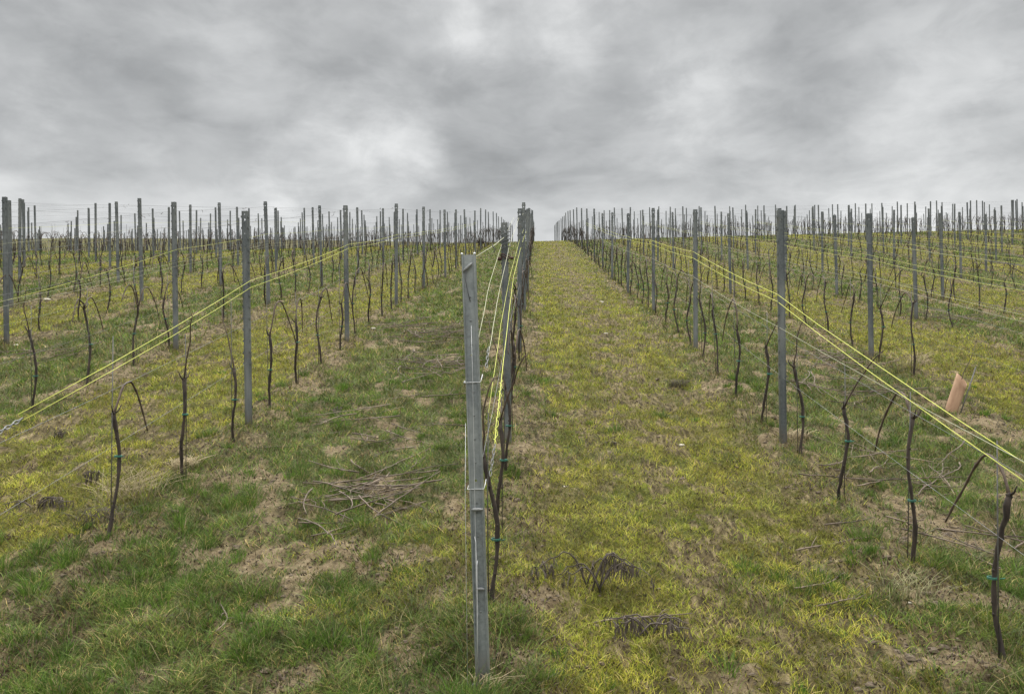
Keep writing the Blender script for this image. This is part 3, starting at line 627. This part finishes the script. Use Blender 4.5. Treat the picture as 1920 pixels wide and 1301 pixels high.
# ------------------------------------------------------------------ vines
def walk(rr, p, d, n, step, wob, droop=0.0):
    out = [Vector(p)]; d = Vector(d).normalized()
    for _ in range(n):
        d = (d+Vector((rr.uniform(-wob, wob), rr.uniform(-wob, wob), rr.uniform(-wob, wob)*.6-droop))).normalized(); out.append(out[-1]+d*step)
    return out
protos = []
KINDS = ['stub', 'arch', 'arch', 'low', 'arch', 'fork', 'stub', 'arch', 'fork', 'arch', 'arch', 'arch']
for vi, kind in enumerate(KINDS):
    rr = random.Random(100+vi); top = rr.uniform(.60, .78) if kind != 'low' else rr.uniform(.45, .6)
    n = 16; pts = []; x = y = 0
    ax, ay, ph = rr.uniform(.014, .038), rr.uniform(.012, .045), rr.uniform(0, 6)
    for i in range(n+1):
        t = i/n; pts.append(Vector((ax*math.sin(t*5+ph)*t**.5*1.2+rr.uniform(-.003, .003), ay*math.sin(t*4+ph*2)+rr.uniform(-.004, .004), -.06+t*(top+.06))))
    rad = [.0112-.0018*(i/n)+rr.uniform(-.002, .0032)+(.004*math.exp(-((i-n+1)/1.4)**2)) for i in range(n+1)]
    rad[0] = .018; rad[1] = .015; rad[2] = .013
    mb = MB(); mb.tube(pts, rad, 7)
    for _ in range(5):
        i = rr.randrange(3, n); a = rr.uniform(0, 6.28); p = pts[i]; mb.blob((p.x+.010*math.cos(a), p.y+.010*math.sin(a), p.z), (.006, .006, .008), 6, 4, .3, rr.randrange(99))
    head = pts[-1]; mb.blob((head.x, head.y, head.z), (.013, .014, .019), 7, 5, .3, vi)
    for _ in range(rr.randint(1, 3)):
        a = rr.uniform(0, 6.28); mb.tube([head, head+Vector((.03*math.cos(a), .03*math.sin(a), .02)), head+Vector((.045*math.cos(a), .05*math.sin(a), .055))], [.007, .0045, .003], 5)
    pr = [('trunk', mb.mesh('vine_trunk', M_BARK))]
    def cane(start, L, side, seed, up=.9):
        r2 = random.Random(seed); p = Vector(start); apex = up+r2.uniform(0, .05); P_ = [p, Vector((p.x+r2.uniform(-.01, .02), p.y+side*.04, (p.z+apex)/2)), Vector((p.x+.01, p.y+side*.10, apex-.02)), Vector((p.x+.015, p.y+side*.19, apex))]
        d = Vector((r2.uniform(-.06, .06), side*1.0, -.75)); q = P_[-1].copy()
        m = 7
        for j in range(m):
            d = Vector((d.x+r2.uniform(-.1, .1), d.y+r2.uniform(-.12, .12)-side*.02, d.z-.14+r2.uniform(-.1, .1))); q = q+d.normalized()*(L/m); P_.append(q.copy())
        # smooth then knots
        S = []
        for a, b in zip(P_[:-1], P_[1:]): S += [a, a.lerp(b, .5)]
        S.append(P_[-1]); N_ = len(S); S = [S[0]]+[(S[i-1]+S[i]*2+S[i+1])/4 for i in range(1, N_-1)]+[S[-1]]
        R_ = [.0070-.0028*i/N_+(.0022 if i % 3 == 0 else 0) for i in range(N_)]
        c = MB(); c.tube(S, R_, 6)
        for i in range(5, N_, 4): c.tube([S[i], S[i]+Vector((r2.uniform(-.02, .02), r2.uniform(-.01, .02), r2.uniform(0, .02)))], [.004, .002], 4)
        return c
    if kind == 'arch': pr.append(('cane', cane(head, rr.uniform(.38, .55), 1, vi).mesh('vine_cane', M_CANE)))
    if kind == 'fork':
        pr.append(('cane', cane(head, rr.uniform(.34, .5), 1, vi, .86).mesh('vine_cane', M_CANE))); pr.append(('cane', cane(head, rr.uniform(.25, .4), -1, vi+50, .84).mesh('vine_cane', M_CANE)))
    if kind in ('stub', 'low'):
        c = MB(); S = walk(rr, head, (rr.uniform(-.2, .2), rr.uniform(-.2, .3), 1), 7, (rr.uniform(.95, 1.2)-head.z)/7.2, .22); c.tube(S, [.0065-.0004*i for i in range(8)], 5); pr.append(('cane', c.mesh('vine_cane', M_CANE)))
    c = MB(); sx = rr.choice((-1, 1))*.019; c.tube([(sx, .004, -.05), (sx+rr.uniform(-.006, .006), .0, .5), (sx*.8, 0, rr.choice((.92, .97, 1.0, 1.18)))], .0032, 5); pr.append(('stake', c.mesh('vine_stake', M_STAKE)))
    c = MB(); zt = rr.uniform(.3, .45); i = int((zt+.06)/(top+.06)*n); p = pts[i]
    for dz in (0, .006): c.tube([(p.x+sx*.4+.022*math.cos(a), p.y+.019*math.sin(a), zt+dz) for a in [j*math.pi/5 for j in range(11)]], .0028, 4, False)
    c.tube([(p.x+.02, p.y-.01, zt), (p.x+.038, p.y-.02, zt+.006)], .003, 4); pr.append(('tie', c.mesh('vine_tie', M_TIE)))
    protos.append((kind, pr, top))
VW = {'stub': 'upright bare vine', 'arch': 'vine with one arched cane', 'low': 'short-trunked bare vine', 'fork': 'forked vine, canes both ways'}
VY = {-1: 4.58, 1: 3.56, 0: 3.92, 2: 3.75, -2: 3.7}
MISS = {(-1, 2): 0}
vines = []
for k in range(-16, 17):
    rr = random.Random(k*13+900); y = VY.get(k, 3.6+rr.uniform(-.3, .3)); yy0 = y; j = 0
    while y < 62:
        y = yy0+.903*j+(rr.uniform(-.05, .05) if j > 3 else 0)
        if not (abs(RX[k]) > 4 and rr.random() < .06) and in_frame(RX[k], y, .4) and not (k == 2 and abs(y-7.9) < .7): vines.append((k, j, RX[k]+rr.uniform(-.025, .025)+(.015 if k == 0 else 0), y, rr.randrange(len(protos)), rr.uniform(.92, 1.1), rr.uniform(-.5, .5), rr.uniform(-.03, .03)))
        j += 1
PICK = {(0, 2): (3, 1.0), (-1, 0): (1, 1.0), (-1, 1): (0, 1.12), (-1, 2): (3, 1.02), (1, 0): (11, .98), (1, 1): (4, 1.05), (1, 2): (0, 1.0), (1, 3): (6, .95), (0, 0): (6, 1.0), (0, 1): (0, 1.05)}
def vis_v(v):
    t = np.linspace(.1, .97, 50); zt = float(terr(v[2], v[3]))+.9; return bool(np.all(zt*t > terr(v[2]*t, v[3]*t)))
vines = sorted([v for v in vines if vis_v(v)], key=lambda v: v[3])
vc = {}; rest = []
for i, (k, j, x, y, pi, sc, rz, tilt) in enumerate(vines):
    if (k, j) in PICK: pi, sc = PICK[(k, j)]; rz = .1; tilt = 0.01
    if i >= 300: rest.append((x, y, pi, sc, rz, tilt)); continue
    c = vc[k] = vc.get(k, 0)+1; kind, pr, top = protos[pi]
    e_ = empty('grape_vine', (x, y, hz(x, y)), rz*.5); e_.scale = (1, 1, sc); e_.rotation_euler = (random.uniform(-.03, .03), tilt, rz*.5)
    tag(e_, '%s, %s up the %s' % (VW[kind], ordw(c), roww(k)), 'vine', 'bare pruned vines in the rows')
    for nm, me in pr:
        o = bpy.data.objects.new(nm, me); COL.objects.link(o); o.parent = e_
print('vines', len(vines), 'rest', len(rest))
for mname, key, m in (('distant_vines', ('trunk', 'cane', 'stake'), M_BARK),):
    mb = MB()
    for (x, y, pi, sc, rz, tilt) in rest:
        z = hz(x, y); ca, sa = math.cos(rz*.5), math.sin(rz*.5)
        for nm, me in protos[pi][1]:
            if nm not in key: continue
            fat = 1.9 if nm == 'stake' else 1.25
            mb.add([(x+(v.co.x*ca-v.co.y*sa)*fat+tilt*v.co.z, y+v.co.x*sa+v.co.y*ca, z+v.co.z*sc) for v in me.vertices], [tuple(q.vertices) for q in me.polygons])
    tag(mb.build(mname, m), 'far bare vines up the hill to the crest', 'vines', 'bare pruned vines in the rows', 'stuff')

# ------------------------------------------------------------------ pruned canes on the ground
def cane_mesh(seed, L, r=.0045, twig=2):
    rr = random.Random(seed); mb = MB(); n = 9; d = Vector((1, 0, 0)); p = Vector((-L/2, 0, 0)); P_ = [p.copy()]; bend = rr.choice((-1, 1))*rr.uniform(.01, .13)
    for i in range(n):
        d = Vector((d.x, d.y+bend+rr.uniform(-.2, .2), rr.uniform(-.07, .09))).normalized(); p = p+d*(L/n); P_.append(p.copy())
    mb.tube(P_, [r*(1-.55*i/n)+(.0008 if i % 2 else 0) for i in range(n+1)], 5)
    for _ in range(twig):
        i = rr.randrange(2, n-1); a = rr.choice((-1, 1)); q = P_[i]; mb.tube([q, q+Vector((L*.08, a*L*.07, .01)), q+Vector((L*.16, a*L*.11+rr.uniform(-.03, .03), .03+rr.uniform(-.03, .03)))], [r*.6, r*.45, r*.3], 4)
    return mb.mesh('pruned_cane', M_CUT)
CM = [cane_mesh(i, L, .0052, 3) for i, L in enumerate([.5, .65, .8, .45, 1.0, .6, .85, .35, .7, .55])]
HEAPS = [('in the brush heap left of the near end post', 700, 915, 28, .38, .55, .05), ('in the brush heap behind the near end post', 800, 690, 36, .45, .7, .10), ('in the long brush heap farther up the green lane', 800, 622, 44, .7, .9, .12),
         ('in the heap behind the first post right of middle', 1600, 735, 20, .4, .6, .10), ('in the heap beside the second right vine', 1720, 890, 16, .5, .4, .04),
         ('in the heap left of the brown grow tube', 1560, 670, 22, .4, .7, .12), ('in the heap between the second and third left rows', 90, 660, 10, .5, .3, .04),
         ('strewn on the bare ground before the right vines', 1830, 1010, 7, .35, .2, .02), ('scattered on the green lane below the heap', 690, 810, 14, .5, .4, .03), ('strewn far up the green lane on the right', 1790, 600, 26, .9, 1.2, .12)]
for hi, (lab, px, py, n, sx, sy, zz_) in enumerate(HEAPS):
    gx, gy = ground_at(px, py); rr = random.Random(hi+40); main = rr.uniform(.2, .6)
    for i in range(n):
        x, y = gx+rr.gauss(0, sx*.6), gy+rr.gauss(0, sy*.6); me = CM[rr.randrange(len(CM))]
        o = bpy.data.objects.new('pruned_cane', me); COL.objects.link(o); rz = rr.gauss(main, .55 if rr.random() < .55 else 1.4)+(math.pi if rr.random() < .5 else 0)
        ex, ey = math.cos(rz)*.25, math.sin(rz)*.25; sl = math.atan2(hz(x+ex, y+ey)-hz(x-ex, y-ey), .5)
        o.matrix_world = Matrix.Translation((x, y, hz(x, y)+.012+rr.random()*zz_)) @ Matrix.Rotation(rz, 4, 'Z') @ Matrix.Rotation(-sl+rr.uniform(-.08, .08), 4, 'Y') @ Matrix.Rotation(rr.uniform(-.3, .3), 4, 'X')
        tag(o, 'pruned vine cane '+lab, 'cane', 'pruned canes '+lab)
LONE = [(430, 1150, .30, -.9, 'pale forked cane lying in the lower left grass'), (640, 985, .75, -.5, 'long pale cane sloping below the brush heap'), (540, 835, .6, .0, 'straight thin cane on the grass near the first left post'),
        (1200, 1140, .5, .25, 'dark cane lying left of the withered weed bundle'), (1560, 1100, .4, .08, 'short cane near the lower right soil patch'), (1600, 1120, .45, .2, 'bent cane just below the short one'),
        (1560, 1015, .5, .3, 'slanting twig on the yellow lane right side'), (1110, 560, .45, -.6, 'dark twig far up the yellow lane'), (560, 640, .4, .3, 'twig between the first and second left vines'),
        (1700, 960, .8, -.1, 'long cane crossing behind the second right vine'), (1610, 995, .4, -.25, 'dry cane beside the trunk foot, right side')]
for i, (px, py, L, rz, lab) in enumerate(LONE):
    x, y = ground_at(px, py); o = bpy.data.objects.new('pruned_cane', cane_mesh(200+i, L, .005)); COL.objects.link(o)
    ex, ey = math.cos(rz)*.2, math.sin(rz)*.2; sl = math.atan2(hz(x+ex, y+ey)-hz(x-ex, y-ey), .4)
    o.matrix_world = Matrix.Translation((x, y, hz(x, y)+.02)) @ Matrix.Rotation(rz, 4, 'Z') @ Matrix.Rotation(-sl, 4, 'Y'); tag(o, lab, 'cane', 'single pruned canes')

# ------------------------------------------------------------------ withered weeds
def weed(px, py, seed, W_, H_, nst, nlf, label, arch=True):
    x, y = ground_at(px, py); rr = random.Random(seed); root = empty('withered_weed', (x, y, hz(x, y))); tag(root, label, 'weed'); root.scale = (1.1, 1.1, 1.2) if W_ > .19 else (1, 1, 1)
    tips = []
    for i in range(nst):
        d = rr.choice((-1, 1, 1)) if arch else rr.uniform(-1, 1); P_ = []
        L = W_*rr.uniform(.6, 1.1); hh = H_*rr.uniform(.7, 1.1); sx = rr.uniform(-.05, .05); sy = rr.uniform(-.05, .05)
        for j in range(9):
            t = j/8; P_.append(Vector((sx+d*L*t, sy+rr.uniform(-.01, .01)+t*rr.uniform(-.06, .06), -.01+hh*(1-(1-min(1, t*2.2))**2)-.35*hh*max(0, t-.5)*2)))
        mb = MB(); mb.tube(P_, [.0045*(1-.6*j/8) for j in range(9)], 5); mb.build('stem', M_WEED, root); tips += P_[2:]
    mb = MB()
    for _ in range(nlf):
        p = rr.choice(tips); L = rr.uniform(.03, .09); wd = rr.uniform(.002, .006); a = rr.uniform(0, 3.14); o_ = Vector((math.cos(a)*wd, math.sin(a)*wd, 0))
        p = p+Vector((rr.uniform(-.02, .02), rr.uniform(-.02, .02), 0)); m_ = p+Vector((rr.uniform(-.015, .015), rr.uniform(-.015, .015), -L*.5)); e2 = m_+Vector((rr.uniform(-.012, .012), rr.uniform(-.012, .012), -L*.5))
        b1 = Vector((-o_.y, o_.x, 0))*.5
        mb.add([p-o_*.4, p+o_*.4, m_+o_+b1, m_-o_+b1, e2, m_-b1*.6], [(0, 1, 2, 5), (0, 5, 3), (5, 2, 4), (3, 5, 4)])
    mb.build('shrivelled_leaves', M_WEED, root)
weed(1110, 1088, 3, .24, .16, 9, 120, 'dark withered weed drooping over the foreground grass')
weed(1215, 1170, 4, .20, .07, 7, 80, 'flattened withered weed bundle below the drooping one')
weed(1022, 1085, 5, .05, .11, 3, 22, 'small dark withered stalk beside the near vine')
weed(175, 895, 6, .06, .13, 4, 30, 'small dark withered weed left of the nearest left vine')
weed(75, 945, 7, .22, .07, 5, 50, 'flat dark withered weed at the left edge')
weed(637, 765, 8, .04, .08, 4, 30, 'dark crumpled leaf clump in the green lane')
weed(110, 815, 9, .06, .08, 3, 20, 'small withered stalk near the left edge')
weed(1148, 825, 12, .05, .05, 3, 20, 'dark withered leaves in middle of the yellow lane')
def tussock(px, py, seed, n, r, h, label, m=M_STRAW):
    x, y = ground_at(px, py); rr = random.Random(seed); mb = MB()
    for _ in range(n):
        a = rr.uniform(0, 6.28); q = rr.random()**.5*r; bx, by = math.cos(a)*q, math.sin(a)*q; L = h*rr.uniform(.5, 1.2); lx, ly = rr.gauss(.25, .6)*L, rr.gauss(0, .5)*L
        mb.tube([(bx, by, -.01), (bx+lx*.4, by+ly*.4, L*.55), (bx+lx, by+ly, L*.75)], [.0016, .0014, .0006], 3)
    o = mb.build('dry_tussock', m); o.location = (x, y, hz(x, y)); tag(o, label, 'grass tussock')
tussock(240, 940, 1, 110, .2, .26, 'dry straw tussock at the foot of the nearest left vine')
tussock(185, 985, 2, 70, .16, .16, 'dull dry tussock just below the nearest left vine', M_WEED)
tussock(345, 880, 3, 120, .10, .10, 'dry brown tuft at the foot of second left vine')
tussock(1705, 690, 4, 60, .12, .3, 'thin dry weed tuft behind the first right row')
tussock(1700, 1120, 5, 80, .15, .16, 'long loose grass tuft between the two right vines', M_DULL)
tussock(1490, 820, 7, 90, .12, .10, 'dry tuft at the foot of first right post')
tussock(905, 1292, 6, 34, .05, .10, 'dry grass tuft at the foot of the near end post')
tussock(1270, 720, 8, 120, .10, .10, 'grey green tuft in the yellow lane', M_WEED)
tussock(640, 640, 9, 80, .15, .10, 'dry tuft at the foot of second left post')

# ------------------------------------------------------------------ stones, grow tube
ST = [(700, 618, .035, 'white stone beside the second left post'), (1058, 905, .022, 'round pale stone in the yellow lane'), (1278, 828, .022, 'small pale stone right of the yellow lane'), (1128, 563, .05, 'white stone far up the yellow lane'),
      (1136, 622, .032, 'white pebble farther up the yellow lane'), (88, 560, .06, 'pale stone between the second and third left rows'), (1632, 1268, .02, 'buried brown stone at the lower right'), (1705, 1130, .010, 'tiny white pebble on the right soil'), (30, 646, .03, 'small pinkish stone by the third left row')]
for i, (px, py, r, lab) in enumerate(ST):
    x, y = ground_at(px, py); mb = MB(); mb.blob((0, 0, r*.15), (r*1.2, r, r*.6), 10, 7, .12, i); o = mb.build('stone', M_CLOD if 'brown' in lab else M_STONE); o.location = (x, y, hz(x, y)); tag(o, lab, 'stone')
gx, gy = ground_at(1783, 766)
tb = empty('grow_tube', (gx, gy, hz(gx, gy))); tb.rotation_euler = (.05, .36, .3); tag(tb, 'brown card grow tube leaning in the second row right of middle', 'grow tube')
mb = MB(); seg = 20; V = []; F = []; rings = 8
for s_, rr_ in ((0, .062), (1, .058)):
    for i in range(rings+1):
        t = i/rings
        for j in range(seg):
            a = 2*math.pi*j/seg; fl = .97+.05*t; top = .36+.035*math.cos(a-2.2)-.03*max(0, math.cos(a+1.2))
            kx = rr_*fl*(1+.08*math.cos(2*a)+.03*math.sin(5*a+t*4)); V.append((kx*math.cos(a), kx*math.sin(a)*.8, -.03+t*(top+.03)))
n1_ = (rings+1)*seg
for i in range(rings):
    for j in range(seg):
        a, b = i*seg+j, i*seg+(j+1) % seg; F.append((a, b, b+seg, a+seg)); F.append((n1_+a, n1_+a+seg, n1_+b+seg, n1_+b))
for j in range(seg): a, b = rings*seg+j, rings*seg+(j+1) % seg; F.append((a, b, n1_+b, n1_+a))
mb.add(V, F); mb.build('tube_wall', M_TUBE, tb)
mb = MB(); mb.tube([(.045, -.07, -.1), (.05, -.068, .2), (.052, -.066, .5)], [.007]*3, 6); mb.build('stake', M_STAKE, tb)
mb = MB(); mb.tube([(.01, 0, .0), (.005, .0, .3), (.0, .005, .42), (.03, .0, .6), (.02, 0, .75)], [.005, .005, .004, .003, .002], 5); mb.build('vine_shoot', M_CANE, tb)

# grass collars round the feet of posts and vines
ft = np.array([(x, y, 1.0) for (k, n, x, y, h, l) in vis if y < 22]+[(v[2], v[3], .8) for v in vines if v[3] < 20]+[(EX, EY, 1.1)])
k_ = 60; rep = np.repeat(np.arange(len(ft)), k_); n = len(rep); ang = rng.uniform(0, 2*np.pi, n); rr = (.03+rng.random(n)**.8*.09)*ft[rep, 2]
x = ft[rep, 0]+np.cos(ang)*rr; y = ft[rep, 1]+np.sin(ang)*rr; hg = rng.uniform(.02, .085, n); tone = rng.random(n)[:, None]
col = (1-tone)*np.array([.05, .075, .018])+tone*np.array([.17, .2, .045]); col = np.where(rng.random(n)[:, None] < .45, np.array([.32, .25, .13])*(.4+.8*tone), col)
GRASS.append(blades(x, y, hg, np.cos(ang)*hg*.5+rng.normal(0, .015, n), np.sin(ang)*hg*.5+rng.normal(0, .015, n), .0016*np.maximum(1, y/6), col))
tag(join('grass', GRASS), 'short yellow and green grass with tufts', 'grass', kind='stuff')

# small dark bush on the crest, left of the middle row
bx, by = -2.57+1.0, 40.0; bx = .0; 
d = pix_dir(901, 452); t = 44/d.y; bx = d.x*t; by = 44
bs = empty('crest_bush', (bx, by, hz(bx, by))); tag(bs, 'small dark twiggy bush on the hill crest left of middle row', 'bush')
mb = MB(); rr = random.Random(3)
for _ in range(150):
    a = rr.uniform(0, 6.28); L = rr.uniform(.3, .62); sp = rr.uniform(0, .9)
    mb.tube([(0, 0, 0), (math.cos(a)*L*sp*.5, math.sin(a)*L*sp*.5, L*.5*(1-sp*.4)), (math.cos(a)*L*sp, math.sin(a)*L*sp*.7, L*(.95-sp*.8))], [.012, .012, .004], 3)
mb.build('twigs', M_BARK, bs)
